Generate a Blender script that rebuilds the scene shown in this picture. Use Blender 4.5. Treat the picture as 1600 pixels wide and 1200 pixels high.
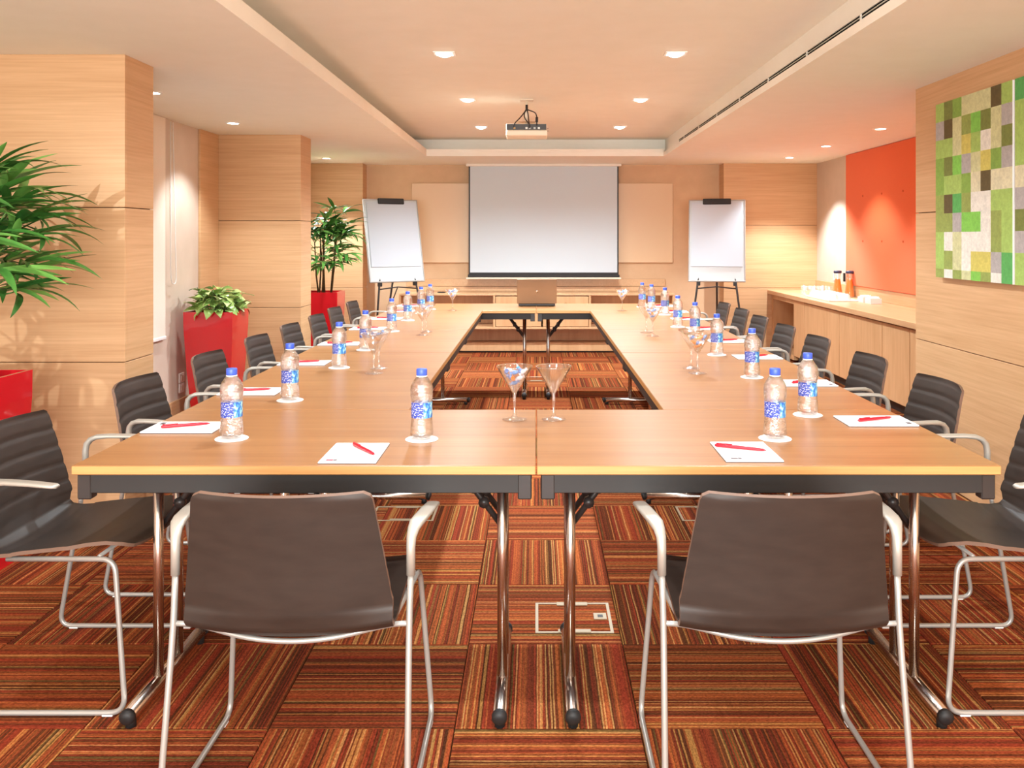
import bpy, bmesh, math, random
from mathutils import Vector, Matrix
random.seed(7)
R = math.radians
PI = math.pi
for o in list(bpy.data.objects):
    bpy.data.objects.remove(o)
scene = bpy.context.scene
C = scene.collection

# ------------------------------------------------------------ camera
# world: x right, y away from the camera, z up; metres. 1600x1200 frame, focal 1400 px, horizon at y=371, vanishing x=838
EYE = 1.32
cam_d = bpy.data.cameras.new('camera')
cam = bpy.data.objects.new('camera', cam_d)
C.objects.link(cam)
cam.location = (0, 0, EYE)
cam.rotation_euler = (R(90), 0, 0)
cam_d.sensor_width = 36.0
cam_d.lens = 36.0 * 1400 / 1600
cam_d.shift_x = -38 / 1600
cam_d.shift_y = -229 / 1600
cam_d.clip_start = 0.05
scene.camera = cam

# ------------------------------------------------------------ world, exposure
scene.view_settings.view_transform = 'Standard'
scene.view_settings.look = 'None'
scene.view_settings.gamma = 1.0
scene.view_settings.use_curve_mapping = False
scene.view_settings.exposure = 0.72
w = bpy.data.worlds.new('world')
scene.world = w
w.use_nodes = True
w.node_tree.nodes['Background'].inputs[0].default_value = (1.0, 0.93, 0.86, 1)
w.node_tree.nodes['Background'].inputs[1].default_value = 0.6

SOFFIT = 2.17
COVE = 2.364
SPOT_W = 100.0        # watts of each square ceiling spot
ROUND_W = 62.0       # watts of each round soffit light
FILL_W = 225.0        # watts of the unseen fill light added behind the camera
LAMP_COL = (0.88, 1.0, 1.06)
ROW_GAIN = {0.01: .40, 1.70: .44, 3.39: .50, 5.08: .85, 6.77: 1.3, 8.45: 1.65}     # power factor of each row of square spots, tuned to balance brightness
SPOTS = [(sx, sy) for sy in (0.01, 1.70, 3.39, 5.08, 6.77, 8.45) for sx in (-0.52, 0.787)]
ROUNDS = [(-2.25, y) for y in (1.90, 5.25, 6.65, 8.12, 9.6)] + [(2.69, y) for y in (5.70, 7.0, 8.32, 9.52)]

def area(name, loc, rot, sx, sy, watts, col):
    d = bpy.data.lights.new(name, 'AREA')
    d.shape = 'RECTANGLE'; d.size = sx; d.size_y = sy; d.energy = watts; d.color = col
    o = bpy.data.objects.new(name, d); C.objects.link(o)
    o.location = loc; o.rotation_euler = rot
    return o
# fill light added out of view behind the camera, set in an invented window
area('rear_fill_light', (-0.2, -2.32, 1.25), (R(90), 0, 0), 4.2, 1.6, FILL_W, (0.95, 1.0, 1.0))

# ------------------------------------------------------------ helpers
def lin(r, g, b):
    f = lambda c: (c / 255 / 12.92) if c / 255 <= 0.04045 else ((c / 255 + 0.055) / 1.055) ** 2.4
    return (f(r), f(g), f(b), 1)

class MB:
    def __init__(s): s.v = []; s.f = []; s.sm = []; s.mi = []
    def add(s, vs, fs, smooth=False, mi=0):
        k = len(s.v); s.v += [tuple(v) for v in vs]
        for f in fs:
            s.f.append([i + k for i in f]); s.sm.append(smooth); s.mi.append(mi)
        return s
    def box(s, x0, x1, y0, y1, z0, z1, mi=0):
        v = [(x, y, z) for x in (x0, x1) for y in (y0, y1) for z in (z0, z1)]
        f = [(0, 1, 3, 2), (4, 6, 7, 5), (0, 4, 5, 1), (2, 3, 7, 6), (0, 2, 6, 4), (1, 5, 7, 3)]
        return s.add(v, f, False, mi)
    def cbox(s, x0, x1, y0, y1, z0, z1, c=0.003, mi=0):
        c = min(c, (x1 - x0) * .45, (y1 - y0) * .45, (z1 - z0) * .45)
        v = []; idx = {}
        lo = (x0, y0, z0); hi = (x1, y1, z1)
        for sx in (0, 1):
            for sy in (0, 1):
                for sz in (0, 1):
                    p = [hi[i] if b else lo[i] for i, b in enumerate((sx, sy, sz))]
                    for a in range(3):
                        q = list(p)
                        for i in range(3):
                            if i != a: q[i] += -c if (sx, sy, sz)[i] else c
                        idx[(sx, sy, sz, a)] = len(v); v.append(tuple(q))
        f = []
        for a in range(3):
            b, d = (a + 1) % 3, (a + 2) % 3
            for s_ in (0, 1):
                quad = []
                for (m, n) in ((0, 0), (1, 0), (1, 1), (0, 1)):
                    k = [0, 0, 0]; k[a] = s_; k[b] = m; k[d] = n
                    quad.append(idx[(*k, a)])
                f.append(quad if s_ else quad[::-1])
        for a in range(3):          # edge chamfers, running along axis a
            b, d = (a + 1) % 3, (a + 2) % 3
            for m in (0, 1):
                for n in (0, 1):
                    k0 = [0, 0, 0]; k0[b] = m; k0[d] = n; k1 = list(k0); k1[a] = 1
                    q = [idx[(*k0, b)], idx[(*k1, b)], idx[(*k1, d)], idx[(*k0, d)]]
                    f.append(q if (m == n) else q[::-1])
        for sx in (0, 1):
            for sy in (0, 1):
                for sz in (0, 1):
                    t = [idx[(sx, sy, sz, 0)], idx[(sx, sy, sz, 1)], idx[(sx, sy, sz, 2)]]
                    f.append(t if (sx + sy + sz) % 2 else t[::-1])
        return s.add(v, f, False, mi)
    def lathe(s, prof, cx=0, cy=0, n=24, smooth=True, mi=0, cap0=False, cap1=False):
        v = []; f = []; m = len(prof)
        for i in range(n):
            a = 2 * PI * i / n
            for (r, z) in prof: v.append((cx + r * math.cos(a), cy + r * math.sin(a), z))
        for i in range(n):
            j = (i + 1) % n
            for k in range(m - 1):
                f.append((i * m + k, j * m + k, j * m + k + 1, i * m + k + 1))
        if cap0: f.append([i * m for i in range(n)][::-1])
        if cap1: f.append([i * m + m - 1 for i in range(n)])
        return s.add(v, f, smooth, mi)
    def tube(s, pts, r, n=10, mi=0, closed=False):
        pts = [Vector(p) for p in pts]; m = len(pts); v = []; f = []
        rr = r if isinstance(r, (list, tuple)) else [r] * m
        up = None
        for i, p in enumerate(pts):
            t = (pts[min(i + 1, m - 1)] - pts[max(i - 1, 0)])
            if t.length < 1e-9: t = Vector((0, 0, 1))
            t.normalize()
            if up is None:
                up = Vector((0, 0, 1)) if abs(t.z) < .9 else Vector((1, 0, 0))
            a = (up - t * up.dot(t))
            if a.length < 1e-6: a = t.orthogonal()
            a.normalize(); b = t.cross(a); up = a
            for k in range(n):
                an = 2 * PI * k / n
                v.append(p + (a * math.cos(an) + b * math.sin(an)) * rr[i])
        for i in range(m - 1):
            for k in range(n):
                l = (k + 1) % n
                f.append((i * n + k, i * n + l, (i + 1) * n + l, (i + 1) * n + k))
        f.append(list(range(n))[::-1]); f.append([(m - 1) * n + k for k in range(n)])
        return s.add(v, f, True, mi)
    def xf(s, M):
        s.v = [tuple(M @ Vector(v)) for v in s.v]; return s
    def mesh(s, name, mats):
        me = bpy.data.meshes.new(name)
        me.from_pydata(s.v, [], s.f)
        for p, sm, mi in zip(me.polygons, s.sm, s.mi):
            p.use_smooth = sm; p.material_index = mi
        for m in (mats if isinstance(mats, (list, tuple)) else [mats]): me.materials.append(m)
        me.update()
        bm = bmesh.new(); bm.from_mesh(me); bmesh.ops.recalc_face_normals(bm, faces=bm.faces[:]); bm.to_mesh(me); bm.free()
        return me
    def build(s, name, mats, parent=None):
        return link(name, s.mesh(name, mats), parent)

def link(name, me, parent=None):
    o = bpy.data.objects.new(name, me); C.objects.link(o)
    if parent is not None: o.parent = parent
    return o
def empty(name, loc=(0, 0, 0), rz=0):
    o = bpy.data.objects.new(name, None); C.objects.link(o)
    o.empty_display_size = 0.1
    o.location = loc; o.rotation_euler = (0, 0, rz); return o
def tag(o, label, cat, group=None):
    o['label'] = label; o['category'] = cat
    if group: o['group'] = group
    return o
def struct(o, label=None):
    o['kind'] = 'structure'
    if label: o['label'] = label
    return o
def copy_tree(o, parent=None):
    c = o.copy(); C.objects.link(c)
    if parent is not None: c.parent = parent
    for ch in list(o.children): copy_tree(ch, c)
    return c
def round_path(pts, rad, n=6):
    out = [Vector(pts[0])]
    for i in range(1, len(pts) - 1):
        p0, p, p1 = Vector(pts[i - 1]), Vector(pts[i]), Vector(pts[i + 1])
        r = rad[i] if isinstance(rad, (list, tuple)) else rad
        d0 = (p0 - p); d1 = (p1 - p)
        a = min(r, d0.length * .49); b = min(r, d1.length * .49)
        q0 = p + d0.normalized() * a; q1 = p + d1.normalized() * b
        for k in range(n + 1):
            t = k / n
            out.append(q0 * (1 - t) ** 2 + p * 2 * t * (1 - t) + q1 * t * t)
    out.append(Vector(pts[-1])); return out

# ------------------------------------------------------------ materials
def nmat(name):
    m = bpy.data.materials.new(name); m.use_nodes = True
    nt = m.node_tree; b = nt.nodes['Principled BSDF']
    return m, nt, b
def mat(name, col, rough=.5, metal=0, spec=.5, sheen=0, emit=None, es=0, coat=0):
    m, nt, b = nmat(name)
    b.inputs['Base Color'].default_value = col
    b.inputs['Roughness'].default_value = rough
    b.inputs['Metallic'].default_value = metal
    b.inputs['Specular IOR Level'].default_value = spec
    b.inputs['Coat Weight'].default_value = coat
    if sheen: b.inputs['Sheen Weight'].default_value = sheen
    if emit:
        b.inputs['Emission Color'].default_value = emit; b.inputs['Emission Strength'].default_value = es
    return m
def ramp(nt, stops, interp='LINEAR'):
    r = nt.nodes.new('ShaderNodeValToRGB'); e = r.color_ramp.elements
    r.color_ramp.interpolation = interp
    while len(e) < len(stops): e.new(0.5)
    for el, (p, c) in zip(e, stops): el.position = p; el.color = c
    return r
def coords(nt, kind, scale, randomise=False):
    if kind == 'World':
        t = nt.nodes.new('ShaderNodeNewGeometry'); out = t.outputs['Position']
    else:
        t = nt.nodes.new('ShaderNodeTexCoord'); out = t.outputs['Object']
    mp = nt.nodes.new('ShaderNodeMapping'); mp.inputs['Scale'].default_value = scale
    if randomise:
        oi = nt.nodes.new('ShaderNodeObjectInfo')
        mu = nt.nodes.new('ShaderNodeVectorMath'); mu.operation = 'SCALE'
        mu.inputs[0].default_value = (13.0, 29.0, 7.0)
        nt.links.new(oi.outputs['Random'], mu.inputs['Scale'])
        nt.links.new(mu.outputs[0], mp.inputs['Location'])
    nt.links.new(out, mp.inputs['Vector']); return mp.outputs['Vector']
def noise(nt, vec, scale=1, detail=4, rough=.55):
    n = nt.nodes.new('ShaderNodeTexNoise'); n.inputs['Scale'].default_value = scale
    n.inputs['Detail'].default_value = detail; n.inputs['Roughness'].default_value = rough
    nt.links.new(vec, n.inputs['Vector']); return n.outputs['Fac']
def bump(nt, b, fac, strength, dist=.002):
    bp = nt.nodes.new('ShaderNodeBump'); bp.inputs['Strength'].default_value = strength; bp.inputs['Distance'].default_value = dist
    nt.links.new(fac, bp.inputs['Height']); nt.links.new(bp.outputs[0], b.inputs['Normal'])
def wood(name, dark, light, kind, scale, rough=.42, coat=0, big=.6, bmp=.08):
    m, nt, b = nmat(name)
    v = coords(nt, kind, scale)
    f = noise(nt, v, 1.0, 6, .6)
    v2 = coords(nt, kind, tuple(x * .16 for x in scale)); f2 = noise(nt, v2, 1.0, 3, .5)
    mx = nt.nodes.new('ShaderNodeMix'); mx.data_type = 'FLOAT'; mx.inputs[0].default_value = big * .7
    nt.links.new(f, mx.inputs[2]); nt.links.new(f2, mx.inputs[3])
    mid = tuple((a + c) / 2 for a, c in zip(dark, light))
    r = ramp(nt, [(.30, dark), (.5, mid), (.70, light)])
    nt.links.new(mx.outputs[0], r.inputs[0]); nt.links.new(r.outputs[0], b.inputs['Base Color'])
    b.inputs['Roughness'].default_value = rough; b.inputs['Coat Weight'].default_value = coat
    b.inputs['Coat Roughness'].default_value = .25
    bump(nt, b, f, bmp, .001)
    return m
def speckle(name, c0, c1, scale, rough=.9, bmp=.15, kind='World', sheen=0):
    m, nt, b = nmat(name)
    v = coords(nt, kind, (1, 1, 1)); f = noise(nt, v, scale, 3, .6)
    r = ramp(nt, [(.3, c0), (.7, c1)]); nt.links.new(f, r.inputs[0]); nt.links.new(r.outputs[0], b.inputs['Base Color'])
    b.inputs['Roughness'].default_value = rough; b.inputs['Specular IOR Level'].default_value = .25
    if sheen: b.inputs['Sheen Weight'].default_value = sheen
    bump(nt, b, f, bmp, .001); return m

M = {}
M['wall_wood'] = wood('light oak veneer wall', lin(196, 150, 106), lin(220, 178, 134), 'World', (2.2, 2.2, 85), .45, 0, .5)
M['cab_wood'] = wood('oak veneer cabinet', lin(196, 148, 102), lin(218, 174, 128), 'World', (26, 26, 3.0), .42, 0, .5)
M['top_wood'] = wood('oak counter top', lin(200, 154, 110), lin(222, 180, 136), 'World', (60, 2.0, 60), .34, 0.1, .5)
M['table_a'] = wood('beech laminate', lin(140, 91, 52), lin(168, 120, 75), 'Object', (2.2, 55, 55), .32, .1, .6, .03)
M['table_b'] = wood('beech laminate cross grain', lin(142, 93, 54), lin(170, 122, 77), 'Object', (55, 2.2, 55), .32, .1, .6, .03)
M['edge'] = wood('laminate edge band', lin(176, 124, 70), lin(202, 152, 92), 'Object', (3, 3, 90), .4, 0, .4, .02)
M['shell'] = wood('dark wenge plywood', lin(40, 31, 26), lin(54, 43, 37), 'Object', (12, 12, 40), .5, 0, .5, .03)
M['ply_edge'] = mat('light ply edge', lin(112, 84, 68), .6)
M['core'] = mat('dark joint shadow gap', lin(96, 66, 40), .8)
M['ceil'] = speckle('peach white ceiling paint', lin(244, 240, 228), lin(247, 243, 232), 6, .95, .02)
M['paint'] = speckle('warm white wall paint', lin(210, 190, 172), lin(215, 195, 178), 8, .9, .03)
M['taupe'] = speckle('sand wall paint', lin(214, 178, 142), lin(220, 185, 149), 8, .9, .03)
M['orange'] = speckle('orange felt panel', lin(236, 96, 30), lin(244, 106, 38), 180, .95, .2, 'World', .2)
M['orange_dk'] = mat('orange button', lin(206, 80, 34), .9)
M['board'] = mat('cream lacquer board', lin(226, 192, 152), .35)
M['screen'] = mat('matte screen fabric', lin(206, 217, 224), .85, spec=.2)
M['flip_paper'] = mat('flip chart paper', lin(192, 197, 204), .85, spec=.2)
M['black'] = mat('black plastic', lin(30, 27, 26), .5)
M['blackmetal'] = mat('black painted steel', lin(44, 38, 36), .4)
M['apron'] = mat('charcoal steel rail', lin(30, 26, 24), .55, 0)
M['chrome'] = mat('brushed chrome', lin(214, 206, 198), .22, 1.0)
M['alu'] = mat('silver painted tube', lin(168, 164, 158), .35, .4)
M['arm'] = mat('satin aluminium arm', lin(180, 173, 162), .4, .35)
M['white'] = mat('white plastic', lin(244, 242, 238), .4)
M['porcelain'] = mat('white porcelain', lin(226, 223, 217), .25, coat=.2)
M['paper'] = mat('white paper', lin(250, 249, 247), .8, spec=.2)
M['paper_grey'] = mat('grey board surface', lin(190, 194, 194), .4)
M['redpen'] = mat('red pen plastic', lin(205, 24, 44), .3)
M['logo_red'] = mat('printed red mark', lin(170, 60, 78), .7)
M['logo_grey'] = mat('printed grey mark', lin(96, 84, 88), .7)
M['cap'] = mat('blue bottle cap', lin(62, 92, 200), .35)
M['redpot'] = mat('glossy red fibreglass', lin(206, 26, 36), .22, coat=.5)
M['soil'] = speckle('dark soil', lin(38, 26, 18), lin(70, 50, 34), 90, 1, .6)
M['stem'] = speckle('brown cane', lin(70, 52, 32), lin(104, 82, 50), 60, .8, .3)
M['laptop'] = mat('bronze grey laptop lid', lin(150, 124, 100), .32, .7)
M['cream'] = mat('cream plastic', lin(236, 222, 200), .45)
M['bluecandy'] = mat('blue candy wrapper', lin(80, 150, 215), .25, coat=.4)
M['orangecandy'] = mat('orange candy wrapper', lin(235, 140, 70), .25, coat=.4)
M['whitecandy'] = mat('white candy wrapper', lin(236, 236, 244), .25, coat=.4)
M['juice'] = mat('orange juice', lin(244, 140, 50), .3)
M['darkblue'] = mat('dark navy lid', lin(46, 46, 72), .45)
M['grille'] = mat('dark grille void', lin(14, 12, 11), .9, spec=.1)
M['lamp'] = mat('lit lamp lens', (1, 1, 1, 1), .3, emit=(1.0, .93, .82, 1), es=25)
M['brass'] = mat('dull brass knob', lin(150, 112, 70), .35, .8)
M['beigemetal'] = mat('floor box frame', lin(176, 156, 128), .5)
M['rubber'] = mat('black rubber', lin(28, 26, 26), .6)
M['blind'] = speckle('white roller blind', lin(240, 226, 210), lin(246, 233, 219), 200, .9, .1)

def thin_glass(name, tint, gloss=.10, refr=0.0, rip=0.0, rscale=60):
    m = bpy.data.materials.new(name); m.use_nodes = True; nt = m.node_tree
    nt.nodes.remove(nt.nodes['Principled BSDF']); out = nt.nodes['Material Output']
    tr = nt.nodes.new('ShaderNodeBsdfTransparent'); tr.inputs[0].default_value = tint
    gl = nt.nodes.new('ShaderNodeBsdfGlossy'); gl.inputs['Roughness'].default_value = .04
    gl.inputs['Color'].default_value = (1, 1, 1, 1)
    lw = nt.nodes.new('ShaderNodeLayerWeight'); lw.inputs['Blend'].default_value = .35
    mr = nt.nodes.new('ShaderNodeMapRange'); mr.inputs['To Min'].default_value = gloss; mr.inputs['To Max'].default_value = .75
    nt.links.new(lw.outputs['Facing'], mr.inputs['Value'])
    mx = nt.nodes.new('ShaderNodeMixShader'); nt.links.new(mr.outputs[0], mx.inputs[0])
    base = tr
    if refr:
        rf = nt.nodes.new('ShaderNodeBsdfRefraction'); rf.inputs['IOR'].default_value = 1.28; rf.inputs['Roughness'].default_value = .02
        mm = nt.nodes.new('ShaderNodeMixShader'); mm.inputs[0].default_value = refr
        nt.links.new(tr.outputs[0], mm.inputs[1]); nt.links.new(rf.outputs[0], mm.inputs[2]); base = mm
    nt.links.new(base.outputs[0], mx.inputs[1]); nt.links.new(gl.outputs[0], mx.inputs[2])
    if rip:
        v = coords(nt, 'Object', (1, 1, 1.6)); f = noise(nt, v, rscale, 2, .5)
        bp = nt.nodes.new('ShaderNodeBump'); bp.inputs['Strength'].default_value = rip; bp.inputs['Distance'].default_value = .004
        nt.links.new(f, bp.inputs['Height']); nt.links.new(bp.outputs[0], gl.inputs['Normal'])
        if refr: nt.links.new(bp.outputs[0], rf.inputs['Normal'])
    nt.links.new(mx.outputs[0], out.inputs['Surface']); return m
M['glass'] = thin_glass('clear drinking glass', (.97, .97, .97, 1), .09)
M['pet'] = thin_glass('clear water bottle', (.93, .94, .95, 1), .10, .65, 1.0, 75)

def carpet():
    """loop pile carpet tile: narrow straight stripes of red, rust, gold, olive and brown yarn"""
    m, nt, b = nmat('striped carpet tile')
    N = nt.nodes.new; L = nt.links.new
    def math_(op, a, c=None):
        n = N('ShaderNodeMath'); n.operation = op
        for i, x in enumerate((a, c)):
            if x is None: continue
            if isinstance(x, (int, float)): n.inputs[i].default_value = x
            else: L(x, n.inputs[i])
        return n.outputs[0]
    tc = N('ShaderNodeTexCoord'); sp = N('ShaderNodeSeparateXYZ'); L(tc.outputs['Object'], sp.inputs[0])
    oi = N('ShaderNodeObjectInfo')
    wob = noise(nt, coords(nt, 'Object', (40, 6, 1), True), 1, 2, .5)
    x = math_('ADD', sp.outputs['X'], math_('MULTIPLY', wob, .006))
    off = math_('MULTIPLY', oi.outputs['Random'], 371.0)
    def stripes(freq, seed):
        w_ = N('ShaderNodeTexWhiteNoise'); w_.noise_dimensions = '1D'
        L(math_('ADD', math_('FLOOR', math_('MULTIPLY', x, freq)), math_('ADD', off, seed)), w_.inputs['W'])
        return w_.outputs['Value']
    r = ramp(nt, [(0, lin(78, 40, 24)), (.20, lin(122, 44, 30)), (.38, lin(160, 76, 40)), (.50, lin(58, 34, 20)), (.60, lin(146, 52, 34)),
                  (.72, lin(196, 142, 76)), (.80, lin(172, 92, 46)), (.90, lin(106, 92, 48)), (.95, lin(214, 160, 96))], 'CONSTANT')
    L(stripes(235, 3.0), r.inputs[0])
    r2 = ramp(nt, [(0, lin(92, 50, 30)), (.3, lin(140, 62, 38)), (.6, lin(170, 92, 50)), (.85, lin(110, 64, 36))], 'CONSTANT')
    L(stripes(62, 91.0), r2.inputs[0])
    mx = N('ShaderNodeMix'); mx.data_type = 'RGBA'; mx.inputs[0].default_value = .48
    L(r.outputs[0], mx.inputs[6]); L(r2.outputs[0], mx.inputs[7])
    yarn = noise(nt, coords(nt, 'Object', (260, 110, 1), True), 1, 2, .6)
    ry = ramp(nt, [(.3, (.55, .55, .55, 1)), (.7, (1.3, 1.3, 1.3, 1))]); L(yarn, ry.inputs[0])
    mm = N('ShaderNodeMix'); mm.data_type = 'RGBA'; mm.blend_type = 'MULTIPLY'; mm.inputs[0].default_value = 1
    L(mx.outputs[2], mm.inputs[6]); L(ry.outputs[0], mm.inputs[7])
    L(mm.outputs[2], b.inputs['Base Color'])
    b.inputs['Roughness'].default_value = 1.0; b.inputs['Specular IOR Level'].default_value = .05
    bump(nt, b, yarn, .6, .003); return m
M['carpet'] = carpet()

def leafmat(name, c0, c1, c2):
    m, nt, b = nmat(name)
    v = coords(nt, 'Object', (60, 3, 3), True); f = noise(nt, v, 1, 3, .5)
    oi = nt.nodes.new('ShaderNodeObjectInfo')
    mx = nt.nodes.new('ShaderNodeMix'); mx.data_type = 'FLOAT'; mx.inputs[0].default_value = .6
    nt.links.new(f, mx.inputs[2]); nt.links.new(oi.outputs['Random'], mx.inputs[3])
    r = ramp(nt, [(.15, c0), (.5, c1), (.85, c2)]); nt.links.new(mx.outputs[0], r.inputs[0])
    nt.links.new(r.outputs[0], b.inputs['Base Color']); b.inputs['Roughness'].default_value = .32
    b.inputs['Subsurface Weight'].default_value = 0
    return m
M['palm'] = leafmat('palm leaf', lin(40, 84, 34), lin(72, 128, 52), lin(128, 176, 84))
M['pothos'] = leafmat('variegated leaf', lin(92, 130, 58), lin(160, 186, 100), lin(226, 230, 170))

def labelmat():
    m, nt, b = nmat('printed bottle label')
    v = coords(nt, 'Object', (170, 170, 330)); f = noise(nt, v, 1, 2, .5)
    r = ramp(nt, [(.42, lin(44, 64, 158)), (.55, lin(70, 92, 190)), (.57, lin(216, 220, 240)), (.66, lin(190, 196, 232)), (.68, lin(112, 92, 180))], 'CONSTANT')
    nt.links.new(f, r.inputs[0])
    tc = nt.nodes.new('ShaderNodeTexCoord'); sp = nt.nodes.new('ShaderNodeSeparateXYZ'); nt.links.new(tc.outputs['Object'], sp.inputs[0])
    g = nt.nodes.new('ShaderNodeMapRange'); g.inputs['From Min'].default_value = .004; g.inputs['From Max'].default_value = .008
    nt.links.new(sp.outputs['X'], g.inputs['Value'])
    v2 = coords(nt, 'Object', (140, 60, 70)); f2 = noise(nt, v2, 1, 2, .5)
    r2 = ramp(nt, [(.40, lin(40, 96, 180)), (.52, lin(96, 168, 214)), (.62, lin(178, 222, 214))]); nt.links.new(f2, r2.inputs[0])
    mc = nt.nodes.new('ShaderNodeMix'); mc.data_type = 'RGBA'
    nt.links.new(g.outputs[0], mc.inputs[0]); nt.links.new(r.outputs[0], mc.inputs[6]); nt.links.new(r2.outputs[0], mc.inputs[7])
    nt.links.new(mc.outputs[2], b.inputs['Base Color']); b.inputs['Roughness'].default_value = .35
    return m
M['label'] = labelmat()

def painting_mat():
    m, nt, b = nmat('painted canvas squares')
    a = nt.nodes.new('ShaderNodeVertexColor'); a.layer_name = 'Col'
    v = coords(nt, 'Object', (1, 1, 1)); f = noise(nt, v, 45, 6, .7)
    r = ramp(nt, [(.3, (.72, .72, .70, 1)), (.7, (1.15, 1.15, 1.12, 1))]); nt.links.new(f, r.inputs[0])
    mc = nt.nodes.new('ShaderNodeMix'); mc.data_type = 'RGBA'; mc.blend_type = 'MULTIPLY'; mc.inputs[0].default_value = .8
    nt.links.new(a.outputs[0], mc.inputs[6]); nt.links.new(r.outputs[0], mc.inputs[7])
    nt.links.new(mc.outputs[2], b.inputs['Base Color']); b.inputs['Roughness'].default_value = .8
    bump(nt, b, f, .3, .001); return m
M['canvas'] = painting_mat()

# ------------------------------------------------------------ the room
XL, XR, XA, YB, YF = -2.65, 2.18, 3.22, 10.53, -2.4
fl = struct(MB().box(XL - .3, XA + .3, YF - .1, YB + .2, -.12, -.012).build('floor', M['core']))
fl['label'] = 'floor laid with red and orange striped carpet tiles'
tile = MB().cbox(-.2485, .2485, -.2485, .2485, -.012, 0, .002).mesh('carpet_tile', M['carpet'])
for i in range(-5, 7):
    for j in range(-2, 17):
        x = .03 + .5 * i; y = 2.66 + .5 * j
        if x - .25 > XA: continue
        t = link('carpet_tile', tile, fl); t.location = (x, y, 0)
        t.rotation_euler = (0, 0, (0 if (i + j) % 2 == 0 else PI / 2) + (PI if random.random() < .5 else 0))
rest = MB().box(XL, XA, YF, 1.408, -.012, -.0005).build('carpet_strip', M['carpet'], fl)

TIERS = [(0.0, .738), (.742, 1.457), (1.461, SOFFIT)]
def panelled(name, x0, x1, y0, y1, faces, splits_front=None, label=None):
    t = .018
    core = MB().box(x0 + (t if '-x' in faces else 0), x1 - (t if '+x' in faces else 0), y0 + (t if '-y' in faces else 0), y1 - (t if '+y' in faces else 0), 0, SOFFIT + .02)
    o = struct(core.build(name, M['core']), label)
    for (z0, z1) in TIERS:
        if '-y' in faces: MB().cbox(x0, x1, y0, y0 + t, z0, z1, .0015).build('panel', M['wall_wood'], o)
        if '+x' in faces: MB().cbox(x1 - t, x1, y0 + (t if '-y' in faces else 0) , y1, z0, z1, .0015).build('panel', M['wall_wood'], o)
        if '-x' in faces:
            ys = splits_front or [y0, y1]
            for a, b in zip(ys[:-1], ys[1:]):
                MB().cbox(x0, x0 + t, a + .001, b - .001, z0, z1, .0015).build('panel', M['wall_wood'], o)
    return o
# left side: white wall with piers
wl = struct(MB().box(XL - .2, XL, YF, YB + .2, 0, SOFFIT + .02).build('wall_left', M['paint']), 'warm white painted wall on the left')
panelled('wall_left_near_pier', XL + .001, -1.91, 4.16, 4.47, ('-y', '+x'), label='oak veneered pier behind the big palm on the left')
panelled('wall_left_middle_pier', XL + .001, -1.95, 7.42, 7.75, ('-y', '+x'), label='oak veneered pier behind the leafy red planter')
for (z0, z1) in TIERS:
    pass
sp_ = struct(MB().cbox(XL + .0005, XL + .02, 7.02, 7.419, 0, SOFFIT).build('trim_1', M['wall_wood']), 'oak veneer strip on the left wall')
panelled('wall_left_far_pier', XL + .001, -1.99, 10.28, YB, ('-y', '+x'), label='oak veneered pier in the far left corner')
bb = struct(MB().cbox(XL + .0005, XL + .016, 4.48, 7.015, 0, .125, .002).build('baseboard_left', M['wall_wood']))
# back wall
struct(MB().box(-1.99, 2.15, YB, YB + .2, 0, SOFFIT + .02).build('wall_back', M['taupe']), 'sand coloured wall behind the projection screen')
panelled('wall_back_right_pier', 2.15, XA + .2, 10.28, YB, ('-y',), label='oak veneered wall behind the right flip chart')
struct(MB().box(2.149, 2.15, 10.28, YB, 0, SOFFIT).build('trim_2', M['wall_wood']), 'oak edge of the far right pier')
# right: painting wall, alcove wall
panelled('wall_right', XR, XR + .25, YF, 5.15, ('-x',), [YF, -.8, 1.6, 4.0, 5.15], label='oak veneered wall with the green paintings')
struct(MB().box(XR + .25, XA, 4.9, 5.149, 0, SOFFIT + .02).build('wall_right_return', M['paint']))
struct(MB().box(XA, XA + .2, 4.9, 10.28, 0, SOFFIT + .02).build('wall_right_alcove', M['paint']), 'warm white painted wall of the serving alcove')
# rear wall (behind the camera) with a window opening added for the fill light
wf = MB()
wf.box(XL - .2, -2.35, YF - .15, YF, 0, SOFFIT + .3); wf.box(1.95, XR + .3, YF - .15, YF, 0, SOFFIT + .3)
wf.box(-2.35, 1.95, YF - .15, YF, 0, .4); wf.box(-2.35, 1.95, YF - .15, YF, 2.08, SOFFIT + .3)
struct(wf.build('wall_front', M['paint']), 'wall behind the camera with an opening added for the fill light')
w1 = MB()  # unseen window frame, made up to go around the fill light
for x in (-2.35, -.93, .49, 1.91): w1.box(x, x + .04, YF - .1, YF - .04, .4, 2.08)
w1.box(-2.35, 1.95, YF - .1, YF - .04, .4, .44); w1.box(-2.35, 1.95, YF - .1, YF - .04, 2.04, 2.08)
wo = struct(w1.build('fill_window_frame', M['white']))

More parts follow.
